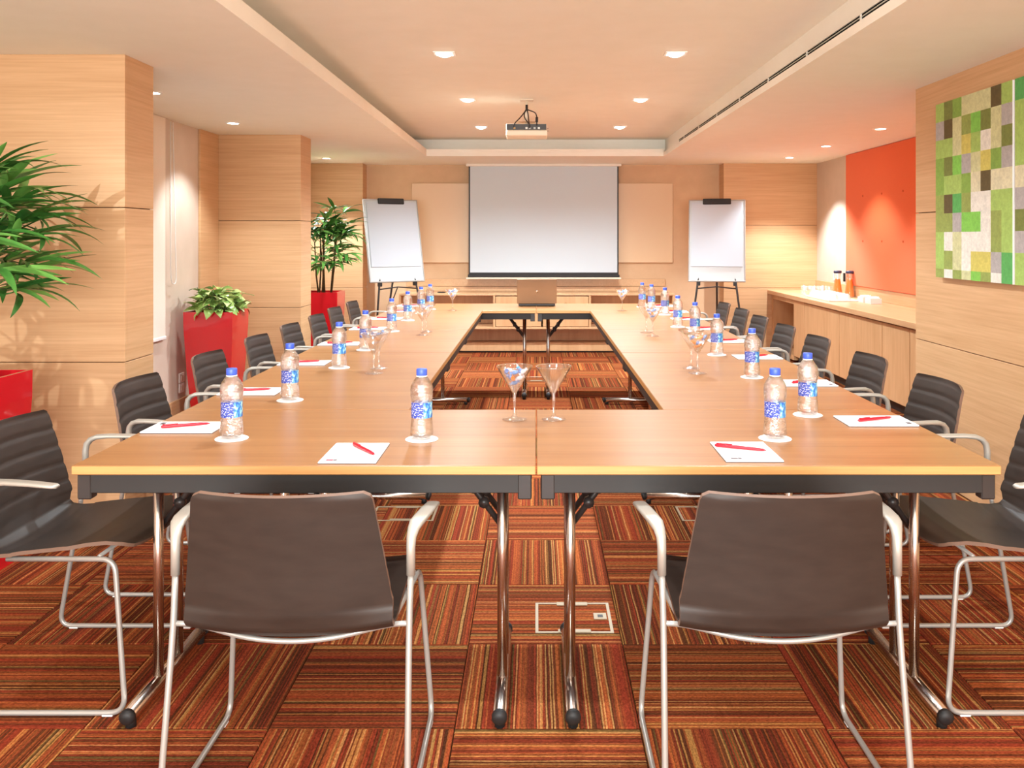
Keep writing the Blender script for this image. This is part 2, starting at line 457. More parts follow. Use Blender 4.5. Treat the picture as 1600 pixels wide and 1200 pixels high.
# ceiling: soffit ring around a raised cove
CX0, CX1, CY1, CY0 = -1.15, 1.33, 9.37, -1.9
s, d_ = .045, .20       # set-back of the upper cove face: right side, other sides
ce = struct(MB().box(CX0 - d_ - .02, CX1 + .06, CY0 - d_ - .02, CY1 + d_ + .02, COVE, COVE + .1).build('ceiling', M['ceil']), 'peach white ceiling with a raised centre and dropped soffits')
for a in ((XL - .2, CX0 - d_, YF, YB + .2), (CX1 + s, XA + .2, YF, YB + .2), (CX0 - d_, CX1 + s, CY1 + d_, YB + .2), (CX0 - d_, CX1 + s, YF, CY0 - d_)):
    MB().box(a[0], a[1], a[2], a[3], SOFFIT, COVE + .1).build('soffit', M['ceil'], ce)
LIP = 2.246
for a in ((CX0 - d_ - .001, CX0, CY0 - d_, CY1 + d_), (CX1, CX1 + s + .001, CY0 - d_, CY1 + d_), (CX0, CX1, CY1, CY1 + d_ + .001), (CX0, CX1, CY0 - d_ - .001, CY0)):
    z1 = LIP if a[0] != CX1 else 2.212
    MB().box(a[0], a[1], a[2], a[3], SOFFIT, z1).build('soffit_lip', M['ceil'], ce)
# long slot diffuser in the right face of the cove
df = tag(empty('air_diffuser', (CX1 + s, 5, 2.213)), 'long linear slot air diffuser along the right side of the raised ceiling', 'air vent')
ylo, yhi = CY0 - 5 + .1, 8.55 - 5
MB().box(-.012, -.002, ylo, yhi, 0, .042).build('backing', M['grille'], df)
for z in (0, .0135, .027, .0405):
    MB().box(-.018, -.012, ylo, yhi, z - .001 + .002, z + .001 + .002).build('fin', M['ceil'], df)
for k in range(14):
    y = ylo + .3 + k * .75
    MB().box(-.018, -.012, y, y + .010, .0, .042).build('spacer', M['ceil'], df)

# ------------------------------------------------------------ ceiling lights
ORD = ['first', 'second', 'third', 'fourth', 'fifth', 'sixth', 'seventh', 'eighth', 'ninth', 'tenth', 'eleventh', 'twelfth']
def spot(name, parent, watts, angle, blend, rad):
    d = bpy.data.lights.new(name, 'SPOT'); d.energy = watts; d.color = LAMP_COL
    d.spot_size = R(angle); d.spot_blend = blend; d.shadow_soft_size = rad
    o = bpy.data.objects.new(name, d); C.objects.link(o); o.parent = parent; o.location = (0, 0, -.03); return o
def square_light(x, y):
    o = empty('ceiling_spotlight', (x, y, COVE))
    f = MB()
    for (a, b, c, d) in ((-.06, .06, -.06, -.046), (-.06, .06, .046, .06), (-.06, -.046, -.046, .046), (.046, .06, -.046, .046)):
        f.box(a, b, c, d, -.006, -.0005)
    f.build('trim_frame', M['white'], o)
    MB().lathe([(0.001, -.022), (.02, -.020), (.038, -.011), (.045, -.001)], n=20, cap0=True).build('lens', M['lamp'], o)
    spot('lamp', o, SPOT_W * ROW_GAIN[y], 150, .75, .03); return o
def round_light(x, y):
    o = empty('ceiling_downlight', (x, y, SOFFIT))
    MB().lathe([(.040, -.0005), (.042, -.006), (.055, -.005), (.058, -.0005)], n=24).build('trim_ring', M['white'], o)
    MB().lathe([(0.001, -.003), (.038, -.003), (.040, -.001)], n=20, cap0=True).build('lens', M['lamp'], o)
    if y < 2:      # this one is tilted to light the palm and the pier behind it
        l = spot('lamp', o, 62, 60, .7, .015)
        l.rotation_euler = Vector((.30, 2.26, -1.45)).to_track_quat('-Z', 'Y').to_euler()
    else:
        spot('lamp', o, ROUND_W * (1.9 if y > 9 else (.52 if x < 0 else .62)), 104, .55, .025)
    return o
for (x, y) in SPOTS:
    side = 'left' if x < 0 else 'right'
    vis = [5.08, 6.77, 8.45]
    if y in vis: lab = 'square recessed spotlight in raised ceiling, %s row, %s' % (side, ['nearest in view', 'middle one in view', 'farthest one'][vis.index(y)])
    else: lab = 'square recessed spotlight of the %s row, over the near tables at %s' % (side, {0.01: 'the camera', 1.70: 'the front chairs', 3.39: 'the front table'}[y])
    tag(square_light(x, y), lab, 'ceiling light', 'square spotlights of the raised ceiling')
for (x, y) in ROUNDS:
    if x < 0:
        lab = {1.90: 'round downlight in left soffit, out of view, tilted towards the near palm', 
               5.25: 'round downlight in left soffit just behind the near oak pier', 6.65: 'round downlight in left soffit above the leafy red planter',
               8.12: 'round downlight in left soffit hidden behind the middle oak pier', 9.6: 'round downlight in left soffit above the far palm'}[y]
    else:
        lab = {5.70: 'round downlight in right soffit hidden by the painting wall', 7.0: 'round downlight in right soffit beside the orange panel, nearest in view',
               8.32: 'round downlight in right soffit, middle one beside the orange panel', 9.52: 'round downlight in right soffit, farthest, near the right flip chart'}[y]
    tag(round_light(x, y), lab, 'ceiling light', 'round downlights of the soffits')

# ------------------------------------------------------------ tables
TH = .735
def make_table(L, D, top):
    o = empty('folding_table')
    hx, hy = L / 2, D / 2
    tm = MB().cbox(-hx, hx, -hy, hy, TH - .024, TH, .002)
    me = tm.mesh('tabletop', [top, M['edge']])
    for p in me.polygons:
        if abs(p.normal.z) < .5: p.material_index = 1
    link('tabletop', me, o)
    a = .012; z0, z1 = TH - .024 - .050, TH - .0245
    MB().cbox(-hx + .03, hx - .03, -hy + a, -hy + a + .022, z0, z1, .002).build('apron_rail', M['apron'], o)
    MB().cbox(-hx + .03, hx - .03, hy - a - .022, hy - a, z0, z1, .002).build('apron_rail', M['apron'], o)
    MB().cbox(-hx + a, -hx + a + .022, -hy + .035, hy - .035, z0, z1, .002).build('apron_rail', M['apron'], o)
    MB().cbox(hx - a - .022, hx - a, -hy + .035, hy - .035, z0, z1, .002).build('apron_rail', M['apron'], o)
    for sx in (-1, 1):
        for sy in (-1, 1):
            x = sx * (hx - a - .016); y = sy * (hy - a - .016)
            MB().cbox(x - .018, x + .018, y - .018, y + .018, z0 - .016, z1, .003).build('corner_bracket', M['blackmetal'], o)
    for sx in (-1, 1):
        x = sx * (hx - .097)
        for dy in (-.072, .072):
            MB().tube([(x, dy, .05), (x, dy, z0 + .04)], .0145, 14).build('leg_post', M['chrome'], o)
        fb = MB().tube([(x, -hy + .105, .036), (x, hy - .105, .036)], .0185, 14).build('foot_bar', M['chrome'], o)
        for sy in (-1, 1):
            y = sy * (hy - .105)
            MB().tube([(x, y - sy * .004, .036), (x, y + sy * .008, .036), (x, y + sy * .014, .034)], [.021, .021, .012], 14).tube([(x, y - sy * .02, .0), (x, y - sy * .02, .03)], .014, 10).build('end_cap', M['rubber'], fb)
        # folding brace from the posts up to the rail
        br = MB()
        for dy in (-.05, .05):
            p0 = Vector((x, dy, .475)); p1 = Vector((x - sx * .155, dy, z0 + .02))
            br.tube([p0, p1], .009, 6)
            q = p0.lerp(p1, .35); br.tube([q + Vector((0, -.012, 0)), q + Vector((0, .012, 0))], .016, 8)
            q = p0.lerp(p1, .55); br.tube([q + Vector((0, -.012, 0)), q + Vector((0, .012, 0))], .014, 8)
        br.tube([(x, -.07, .475), (x, .07, .475)], .008, 8)
        br.tube([(x - sx * .155, -.2, z0 + .02), (x - sx * .155, .2, z0 + .02)], .009, 8)
        br.build('folding_brace', M['blackmetal'], o)
    return o
YF0, YF1, YS1, YS2, YS3 = 2.294, 3.044, 4.55, 5.69, 7.18
G = 'folding tables set in a closed rectangle'
TX0, TX1, TXI = .0018, 1.192, .432
def place_table(L, D, cx, cy, rz, label, top):
    t = make_table(L, D, top); t.location = (cx, cy, 0); t.rotation_euler = (0, 0, rz); tag(t, label, 'table', G)
for sx, side in ((-1, 'left'), (1, 'right')):
    cx = sx * (TX0 + TX1) / 2
    place_table(TX1 - TX0, YF1 - YF0 - .003, cx, (YF0 + YF1) / 2, 0, 'wood topped folding table nearest the camera, %s one of the front pair' % side, M['table_a'])
    place_table(TX1 - TX0, .748, cx, YS3 + .376, 0, 'wood topped folding table at the far end by the laptop, %s one of the pair' % side, M['table_a'])
    xs = sx * (TX1 + TXI) / 2
    for (a, b, w_) in ((YF1, YS1, 'first'), (YS1, YS2, 'middle'), (YS2, YS3, 'last')):
        place_table(b - a - .004, TX1 - TXI, xs, (a + b) / 2, PI / 2, 'wood topped folding table, %s of three along the %s side' % (w_, side), M['table_b'])

# ------------------------------------------------------------ chairs
def chair_mesh():
    prof = [(-.285, .755), (-.272, .71), (-.260, .66), (-.248, .61), (-.237, .56), (-.227, .51), (-.217, .465), (-.203, .430), (-.178, .409), (-.14, .402),
            (-.09, .407), (-.03, .419), (.04, .433), (.11, .444), (.16, .447), (.20, .440), (.228, .424)]
    # resample
    P = [Vector((0, a, b)) for a, b in prof]
    d = [0]
    for i in range(1, len(P)): d.append(d[-1] + (P[i] - P[i - 1]).length)
    N = 108; U = 12; T = .011
    def at(s):
        for i in range(1, len(P)):
            if s <= d[i] + 1e-9:
                t = (s - d[i - 1]) / (d[i] - d[i - 1]); return P[i - 1].lerp(P[i], t)
        return P[-1]
    tot = d[-1]; rows = []
    for k in range(N + 1):
        s_ = tot * k / N
        p = at(s_); t = (at(min(s_ + .012, tot)) - at(max(s_ - .012, 0))).normalized()
        nrm = Vector((0, -t.z, t.y))      # sitter side
        if nrm.y < 0 and k < N * .4: nrm = -nrm
        if k >= N * .4 and nrm.z < 0: nrm = -nrm
        rows.append((s_, p, nrm))
    front = []; back = []
    for (s_, p, nrm) in rows:
        f = s_ / tot
        if p.z > .5 and p.y < 0: hw = .200 + (.755 - p.z) / .255 * .036
        else: hw = .238 - max(0, p.y - .05) * .12
        # rounded corners
        r = .018
        if s_ < r: hw -= r - math.sqrt(max(0, r * r - (r - s_) ** 2))
        r2 = .07
        if tot - s_ < r2: hw -= (r2 - math.sqrt(max(0, r2 * r2 - (r2 - (tot - s_)) ** 2))) * .8
        onback = min(1, max(0, (p.z - .40) / .08)) if p.y < -.1 else 0
        lift = .012 + .013 * min(1, max(0, (.06 - p.y) / .14))
        rib = 0
        if p.z > .5 and p.z < .745 and p.y < 0: rib = -.0035 * max(0, math.cos((p.z - .515) / .058 * 2 * PI)) ** 3
        rf = []; rb = []
        for j in range(U + 1):
            u = -1 + 2 * j / U
            q = Vector((u * hw, p.y, p.z))
            q.y += onback * .040 * u * u
            q.z += (1 - onback) * lift * u * u
            rf.append(q + nrm * (T / 2 + rib)); rb.append(q - nrm * T / 2)
        front.append(rf); back.append(rb)
    m = MB(); v = []; W = U + 1
    for r_ in front: v += r_
    o = len(v)
    for r_ in back: v += r_
    fs = []; ed = []
    for k in range(N):
        for j in range(U):
            a = k * W + j
            fs.append((a, a + 1, a + W + 1, a + W)); fs.append((o + a, o + a + W, o + a + W + 1, o + a + 1))
        for j in (0, U):
            a = k * W + j; ed.append((a, a + W, o + a + W, o + a))
    for j in range(U):
        ed.append((j, j + 1, o + j + 1, o + j)); a = N * W + j; ed.append((a, a + 1, o + a + 1, o + a))
    m.add(v, fs, True, 0)
    k0 = len(m.v); m.v += [tuple(q) for q in v]
    for e in ed: m.f.append([i + k0 for i in e]); m.sm.append(False); m.mi.append(1)
    return m
def loft_arm(sx):
    pts = [(0, -.150, .535), (0, -.150, .600), (.001, -.146, .622), (.004, -.134, .637), (.008, -.115, .645), (.014, -.08, .647), (.022, -.01, .645), (.029, .055, .641), (.030, .066, .639)]
    wd = [.0105, .0105, .0115, .014, .017, .018, .018, .017, .010]
    th = [.0105, .0105, .0105, .0095, .008, .0065, .006, .0055, .004]
    n = 14; v = []; f = []
    P = [Vector((sx * (.274 + a), b, c)) for a, b, c in pts]
    for i, p in enumerate(P):
        t = (P[min(i + 1, len(P) - 1)] - P[max(i - 1, 0)]).normalized()
        side = Vector((1, 0, 0)); side = (side - t * side.dot(t)).normalized(); up = side.cross(t)
        for k in range(n):
            a = 2 * PI * k / n
            ca, sa = math.cos(a), math.sin(a)
            e = .6 if i > 3 else 1
            v.append(p + side * wd[i] * math.copysign(abs(ca) ** e, ca) + up * th[i] * math.copysign(abs(sa) ** e, sa))
    for i in range(len(P) - 1):
        for k in range(n):
            l = (k + 1) % n; f.append((i * n + k, i * n + l, (i + 1) * n + l, (i + 1) * n + k))
    f.append(list(range(n))); f.append([(len(P) - 1) * n + k for k in range(n)])
    return MB().add(v, f, True)
def make_chair():
    o = empty('conference_chair')
    chair_mesh().build('seat_shell', [M['shell'], M['ply_edge']], o)
    for sx in (-1, 1):
        path = round_path([(sx * .274, -.150, .54), (sx * .272, -.165, .425), (sx * .278, -.240, .0085), (sx * .278, .238, .0085), (sx * .250, .196, .423), (sx * .224, -.12, .414)],
                          [0, .08, .045, .045, .04, 0])
        MB().tube(path, .0075, 10).build('sled_frame', M['alu'], o)
        loft_arm(sx).build('armrest', M['arm'], o)
    MB().tube(round_path([(-.272, -.163, .428), (-.222, -.150, .420), (-.10, -.172, .397), (0, -.178, .391), (.10, -.172, .397), (.222, -.150, .420), (.272, -.163, .428)], .05), .0065, 8).build('rear_crossbar', M['alu'], o)
    MB().tube([(-.245, .15, .428), (.245, .15, .428)], .006, 8).build('front_crossbar', M['alu'], o)
    gl = MB()
    for sx in (-1, 1):
        for y in (-.19, .19): gl.cbox(sx * .278 - .007, sx * .278 + .007, y - .015, y + .015, 0, .007, .002)
    gl.build('glide', M['white'], o)
    return o
proto = make_chair(); used = [False]
def chair(x, y, rz, label):
    if not used[0]: c = proto; used[0] = True
    else: c = copy_tree(proto)
    c.location = (x, y, 0); c.rotation_euler = (0, 0, rz)
    tag(c, label, 'chair', 'dark plywood chairs around the tables')
chair(-.566, 2.235, 0, 'dark plywood armchair seen from behind, left one at the near table edge')
chair(.566, 2.235, 0, 'dark plywood armchair seen from behind, right one at the near table edge')
LEFT = [2.75, 3.57, 4.34, 5.10, 5.79, 6.49, 7.17, 7.86]
RIGHT = [2.75, 3.545, 4.265, 5.06, 5.72, 6.38, 7.04, 7.70]
for ys, sx, side in ((LEFT, -1, 'left'), (RIGHT, 1, 'right')):
    for k, y in enumerate(ys):
        lab = 'dark plywood armchair on the %s side, %s' % (side, 'nearest one, cut by the picture edge' if k == 0 else ('farthest one' if k == 7 else '%s from the camera' % ORD[k]))
        chair(sx * (1.372 if k in (0, 6, 7) else 1.35), y, -sx * -PI / 2 if sx > 0 else -PI / 2, lab)

# ------------------------------------------------------------ things on the tables
def make_bottle():
    o = empty('water_bottle')
    prof = [(.001, .004), (.020, .002), (.031, .006), (.0335, .014), (.0325, .030), (.0306, .052), (.0300, .060), (.0298, .110), (.0312, .115), (.0330, .130), (.0318, .135), (.0332, .141), (.0320, .147),
            (.0318, .152), (.027, .163), (.019, .175), (.0135, .181), (.0130, .186)]
    MB().lathe(prof, n=28).build('body', M['pet'], o)
    MB().lathe([(.0306, .063), (.0303, .107)], n=28).build('label', M['label'], o)
    cp = MB().lathe([(.0150, .183), (.0156, .185), (.0156, .199), (.0145, .202), (.001, .2025)], n=20, cap0=True)
    cp.build('cap', M['cap'], o)
    MB().lathe([(.0136, .1795), (.0160, .180), (.0160, .182), (.0136, .1825)], n=20).build('neck_ring', M['white'], o)
    return o
coaster = MB().lathe([(.001, .0), (.046, .0), (.0475, .0015), (.046, .003), (.001, .003)], n=32, smooth=False).mesh('coaster', M['paper'])
bproto = make_bottle(); bused = [False]
BL = [(-.88, 2.60, 'beside the pad at the left end of the near table'), (-.334, 2.60, 'on the front left table, beside its notepad'), None]
def tz(px, py):
    Z = 819.0 / (py - 371); return ((px - 838) * Z / 1400, Z)
bott = [(362, 686, 'at outer left end of front left table'), (659, 687, 'near the inner opening, on front left table'),
        (1211, 686, 'beside the notepad, on front right table')]
row_l = [(453, 626), (530, 575), (571, 547), (612, 518), (637, 501), (658, 490), (672, 483.5)]
row_r = [(1262, 649), (1175, 590), (1120, 555), (1086, 527), (1059, 511), (1039, 492), (1018, 484), (1003.5, 479.8)]
blist = [(*tz(a, b), l) for a, b, l in bott]
for k, p in enumerate(row_l): blist.append((*tz(*p), 'in left table row, %s' % ('farthest one' if k == 6 else '%s from the front' % ORD[k])))
for k, p in enumerate(row_r): blist.append((*tz(*p), 'in right table row, %s' % ('farthest one' if k == 7 else '%s from the front' % ORD[k])))
for (x, y, l) in blist:
    b = bproto if not bused[0] else copy_tree(bproto); bused[0] = True
    b.location = (x, y, TH + .0035); b.rotation_euler = (0, 0, random.uniform(-.35, .35))
    tag(b, 'blue-capped water bottle %s' % l, 'bottle', 'water bottles on the tables')
    c = link('coaster', coaster); c.location = (x, y, TH + .0003)
    tag(c, 'round white coaster under the bottle %s' % l, 'coaster', 'white coasters under the bottles')

def make_glass():
    o = empty('martini_glass')
    MB().lathe([(.001, .001), (.030, .0012), (.0395, .0020), (.0385, .0032), (.022, .0052), (.010, .010), (.0052, .020), (.0042, .045), (.0046, .075), (.0075, .088)], n=28).build('stem', M['glass'], o)
    MB().lathe([(.001, .086), (.0075, .088), (.0565, .168), (.0583, .1725), (.0575, .1735), (.0555, .169), (.006, .090), (.001, .089)], n=32).build('bowl', M['glass'], o)
    return o
gproto = make_glass(); gused = [False]
glist = [(804, 656, 1, 'at the inner edge of the front left table, filled with blue sweets', 'blue'), (865, 656, 0, 'standing empty at the inner edge of the front right table', ''),
         (584, 584, 0, 'empty, nearest on the left table row', ''), (592, 576, 1, 'with sweets, just behind the nearest one on left row', 'blue'),
         (660, 524, 0, 'empty, middle of the left table row', ''), (666, 519, 1, 'with sweets, middle of the left table row', 'blue'),
         (707, 485.5, 1, 'with sweets, on the far table left of the laptop', 'blue'),
         (1090, 584, 1, 'with sweets, nearest on the right table row', 'orange'), (1080, 576, 0, 'empty, behind the nearest one on right row', ''),
         (1020, 525.5, 1, 'with sweets, middle of the right table row', 'blue'), (1010, 520, 0, 'empty, middle of the right table row', ''),
         (972, 486, 1, 'with sweets, on the far table right of the laptop', 'blue')]
def make_candy(m_):
    o = empty('wrapped_candy')
    b = MB().lathe([(.001, -.014), (.006, -.012), (.0085, -.006), (.0085, .006), (.006, .012), (.001, .014)], n=10)
    b.build('wrapper', m_, o)
    t = MB()
    for s_ in (-1, 1):
        t.lathe([(.002, s_ * .0125), (.0085, s_ * .021)], n=8)
    t.build('twisted_end', m_, o); return o
cprotos = [make_candy(M['bluecandy']), make_candy(M['whitecandy']), make_candy(M['orangecandy'])]
cused = [False] * 3
for (px, py, full, l, _c) in glist:
    x, y = tz(px, py)
    g = gproto if not gused[0] else copy_tree(gproto); gused[0] = True
    g.location = (x, y, TH + .0003)
    tag(g, 'clear martini glass %s' % l, 'glass', 'martini glasses on the tables')
    if full:
        n = 0
        lay = [(0, 0, .119, 0)] + [(.016 * math.cos(a), .016 * math.sin(a), .133, a) for a in (0.3, 2.4, 4.5)] + [(.029 * math.cos(a), .029 * math.sin(a), .156, a + 1.2) for a in (0.9, 2.2, 3.6, 4.8, 6.0)]
        for q, (dx, dy, dz, a) in enumerate(lay):
            kind = (0, 1, 0, 2, 0, 1, 0, 0, 1)[q] if _c == 'blue' else (2, 1, 2, 0, 2, 1, 0, 2, 0)[q]
            cd = cprotos[kind] if not cused[kind] else copy_tree(cprotos[kind]); cused[kind] = True
            cd.scale = (.8, .8, .8); cd.location = (x + dx, y + dy, TH + dz); cd.rotation_euler = (R(70), random.uniform(-.4, .4), a + 1.57)
            tag(cd, '%s wrapped sweet in the glass %s' % (('blue', 'white', 'orange')[kind], l.replace('with sweets, ', '').replace(', filled with blue sweets', '')), 'candy', 'sweets in the martini glass %s' % l.split(',')[0 if 'at the' in l else 1].strip())

def make_pad(logo):
    o = empty('notepad')
    MB().cbox(-.075, .075, -.108, .108, 0, .004, .0008).build('pages', M['paper'], o)
    MB().box(-.0755, .0755, -.1085, .1085, -.0012, -.0001).build('backing_card', M['logo_grey'], o)
    MB().box(-.058, -.040, -.095, -.080, .0041, .0045).build('printed_mark', M['logo_red' if logo else 'logo_grey'], o)
    MB().box(-.039, -.030, -.095, -.080, .0041, .0045).build('printed_mark', M['logo_grey'], o)
    return o
def make_pen():
    o = empty('pen')
    MB().tube([(-.070, 0, .0045), (-.066, 0, .0045), (-.010, 0, .0045), (.045, 0, .0042), (.062, 0, .0036)], [.003, .0045, .0048, .0042, .0034], 10).build('barrel', M['redpen'], o)
    MB().tube([(.062, 0, .0036), (.070, 0, .003)], [.003, .0008], 8).build('tip', M['redpen'], o)
    MB().cbox(-.066, -.022, -.0018, .0018, .0095, .0115, .0005).cbox(-.066, -.060, -.0018, .0018, .006, .0115, .0005).build('clip', M['redpen'], o)
    return o
pads = [(-.489, 2.42, 0, 'on the front left table', -55), (.568, 2.435, 0, 'on the front right table', -28)]
for ys, sx, side in (([2.745, 3.385, 4.155, 4.905, 5.72, 6.42, 7.06, 7.62], -1, 'left'), ([2.84, 3.58, 4.36, 5.03, 5.72, 6.40, 7.02, 7.60], 1, 'right')):
    for k, y in enumerate(ys):
        pads.append((sx * 1.074, y, sx * PI / 2, 'at the %s end of the near tables' % ('outer left' if sx < 0 else 'outer right') if k == 0 else 'on the %s table row, %s' % (side, 'farthest one' if k == 7 else '%s from the front' % ORD[k - 1]), 22 if sx < 0 else 28))
pp = {0: make_pad(True), 1: make_pad(False)}; pu = {0: 0, 1: 0}
pn = make_pen(); pnu = 0
for i, (x, y, rz, l, pa) in enumerate(pads):
    q = 0 if i == 0 else 1
    o = pp[q] if not pu[q] else copy_tree(pp[q]); pu[q] = 1
    o.location = (x, y, TH + .0016); o.rotation_euler = (0, 0, rz)
    tag(o, 'white notepad with small printed mark %s' % l, 'notepad', 'notepads on the tables')
    p = pn if not pnu else copy_tree(pn); pnu = 1
    p.location = (x + (.02 if i == 0 else (-.01 if i == 1 else 0)), y + (.015 if i < 2 else 0), TH + .0064); p.rotation_euler = (0, 0, R(pa + random.uniform(-4, 4)))
    tag(p, 'red ballpoint pen lying on the notepad %s' % l, 'pen', 'red pens on the notepads')

# laptop
lp = tag(empty('laptop', (.004, 7.60, TH)), 'open bronze grey laptop seen from behind on the far table', 'laptop')
MB().cbox(-.155, .155, -.005, .215, .004, .026, .004).build('base', M['black'], lp)
lid = MB().cbox(-.168, .168, -.004, .004, 0, .215, .003).xf(Matrix.Translation((0, -.004, .024)) @ Matrix.Rotation(R(12), 4, 'X')).build('screen_lid', M['laptop'], lp)
MB().cbox(-.162, .162, .0045, .006, .012, .205, .0005).xf(Matrix.Translation((0, -.004, .024)) @ Matrix.Rotation(R(12), 4, 'X')).build('display', M['black'], lid)
MB().lathe([(.001, 0), (.011, 0), (.011, .001), (.001, .001)], n=20).xf(Matrix.Translation((0, -.004, .024)) @ Matrix.Rotation(R(12), 4, 'X') @ Matrix.Translation((0, -.0042, .108)) @ Matrix.Rotation(R(90), 4, 'X')).build('round_emblem', M['chrome'], lid)
ft = MB()
for x in (-.13, .13):
    for y in (.02, .19): ft.cbox(x - .01, x + .01, y - .01, y + .01, 0, .005, .001)
ft.build('rubber_foot', M['rubber'], lp)

# ------------------------------------------------------------ screen, board, console at the back wall
bd = tag(MB().cbox(-1.46, 1.60, YB - .03, YB - .001, 1.025, 1.955, .003).build('wall_board', M['board']), 'wide cream lacquered wall board half hidden behind the projection screen', 'wall board')
sc = tag(empty('projection_screen', (.085, 10.36, .86)), 'large white projection screen with black border hanging on the back wall', 'projection screen')
sw, sh = .866, SOFFIT - .86
MB().box(-sw, sw, -.002, .002, .03, sh - .03).build('border', M['black'], sc)
MB().box(-sw + .016, sw - .016, -.004, -.0022, .055, sh - .012).build('white_surface', M['screen'], sc)
MB().cbox(-sw - .01, sw + .01, -.012, .012, 0, .03, .004).build('bottom_bar', M['black'], sc)
MB().cbox(-sw - .03, sw + .03, -.018, .018, -.022, -.002, .004).build('weight_rail', M['cream'], sc)
MB().cbox(-sw - .03, sw + .03, -.05, .06, sh - .028, sh, .006).build('casing', M['ceil'], sc)

cn = tag(empty('wall_console', (0, 10.10, 0)), 'long low oak console with two drawers and open niches below the screen', 'console')
D_ = YB - 10.10
W0, W1 = -1.55, 1.56
MB().cbox(W0, W1, 0, D_, .665, .69, .002).build('top_board', M['top_wood'], cn)
MB().cbox(W0, W1, 0, D_, .285, .31, .002).build('bottom_board', M['top_wood'], cn)
MB().cbox(W0, W1, D_ - .03, D_ - .002, .312, .663, .001).build('rear_board', M['cab_wood'], cn)
for x in (W0 + .012, -.475, .605, W1 - .012):
    MB().cbox(x - .012, x + .012, .002, D_ - .032, .312, .663, .001).build('divider', M['cab_wood'], cn)
for (a, b, kx) in ((-.458, .055, -.2), (.075, .588, .33)):
    d = MB().cbox(a, b, -.004, .016, .315, .655, .003).build('drawer', M['cab_wood'], cn)
    MB().lathe([(.012, 0), (.014, .012), (.012, .018), (.001, .019)], n=14).xf(Matrix.Translation((kx, -.004, .575)) @ Matrix.Rotation(R(90), 4, 'X')).build('knob', M['brass'], d)
for k, (z0, z1) in enumerate(((.692, .745), (.749, .835))):
    MB().cbox(W0 + .03, W1 - .05, D_ - .03, D_ - .002, z0, z1, .002).build('backsplash_board', M['top_wood'], cn)
MB().cbox(W0 + .02, W1 - .02, D_ - .10, D_ - .002, .118, .284, .002).build('lower_panel', M['cab_wood'], cn)
MB().cbox(W0 + .02, W1 - .02, .16, D_ - .002, .02, .115, .002).build('plinth', M['cab_wood'], cn)
MB().box(W0 + .03, W1 - .03, .20, D_ - .01, 0, .02).build('toe_kick', M['black'], cn)
# a cable left on the console
pts = [(-1.11 + .03 * math.cos(a) * (1 + .2 * math.sin(3 * a)) + .006 * a, 10.2 + .05 * math.sin(a), .695) for a in [k * .45 for k in range(22)]]
tag(MB().tube(pts, .005, 6).build('cable', M['black']), 'coiled black cable lying on the console left of the screen', 'cable')

# ------------------------------------------------------------ projector
pj = tag(empty('projector', (-.073, 6.80, COVE)), 'white projector with dark connector panel hung from the raised ceiling', 'projector')
MB().cbox(-.155, .155, -.12, .12, -.285, -.243, .006).build('lower_case', M['cream'], pj)
MB().cbox(-.152, .152, -.118, .118, -.243, -.196, .004).build('upper_case', M['cream'], pj)
bpn = MB().cbox(-.148, .148, -.122, -.117, -.242, -.199, .001).build('connector_panel', M['blackmetal'], pj)
for (x, m_) in ((-.09, 'brass'), (.0, 'white'), (.025, 'alu'), (.06, 'alu'), (.092, 'white')):
    MB().cbox(x - .008, x + .008, -.127, -.121, -.236, -.222, .001).build('socket', M[m_], bpn)
MB().tube([(0, 0, -.20), (0, 0, -.002)], .012, 12).cbox(-.05, .05, -.05, .05, -.008, -.0005, .002).build('ceiling_mount', M['cream'], pj)
MB().cbox(-.07, .07, -.06, .06, -.197, -.188, .002).tube([(-.07, -.05, -.175), (.065, -.05, -.175)], .003, 6).build('mount_plate', M['brass'], pj)
for pts in ([(0, -.015, -.07), (-.02, -.04, -.105), (-.05, -.09, -.15), (-.095, -.125, -.20), (-.098, -.127, -.225)],
            [(0, -.015, -.07), (-.02, -.03, -.11), (-.015, -.06, -.15), (.015, -.11, -.19), (.02, -.128, -.228)],
            [(.002, -.015, -.07), (.012, -.04, -.12), (.016, -.08, -.17), (.022, -.128, -.20), (.026, -.129, -.23)],
            [(0, -.015, -.075), (.035, -.04, -.09), (.068, -.09, -.11), (.078, -.125, -.15), (.076, -.13, -.21)]):
    MB().tube(round_path(pts, .03, 4), .0045, 8).build('cable', M['blackmetal'], pj)
MB().tube([(0, -.012, -.04), (0, -.012, -.085)], .009, 8).build('cable_clip', M['black'], pj)
MB().tube([(.077, -.128, -.145), (.077, -.129, -.15), (.076, -.13, -.185), (.076, -.13, -.19)], [.004, .01, .01, .004], 10).build('cable_ferrite', M['black'], pj)
MB().tube([(.15, -.06, -.225), (.165, -.06, -.225)], .004, 6).tube([(.15, -.06, -.245), (.167, -.06, -.242)], .004, 6).build('focus_lever', M['alu'], pj)

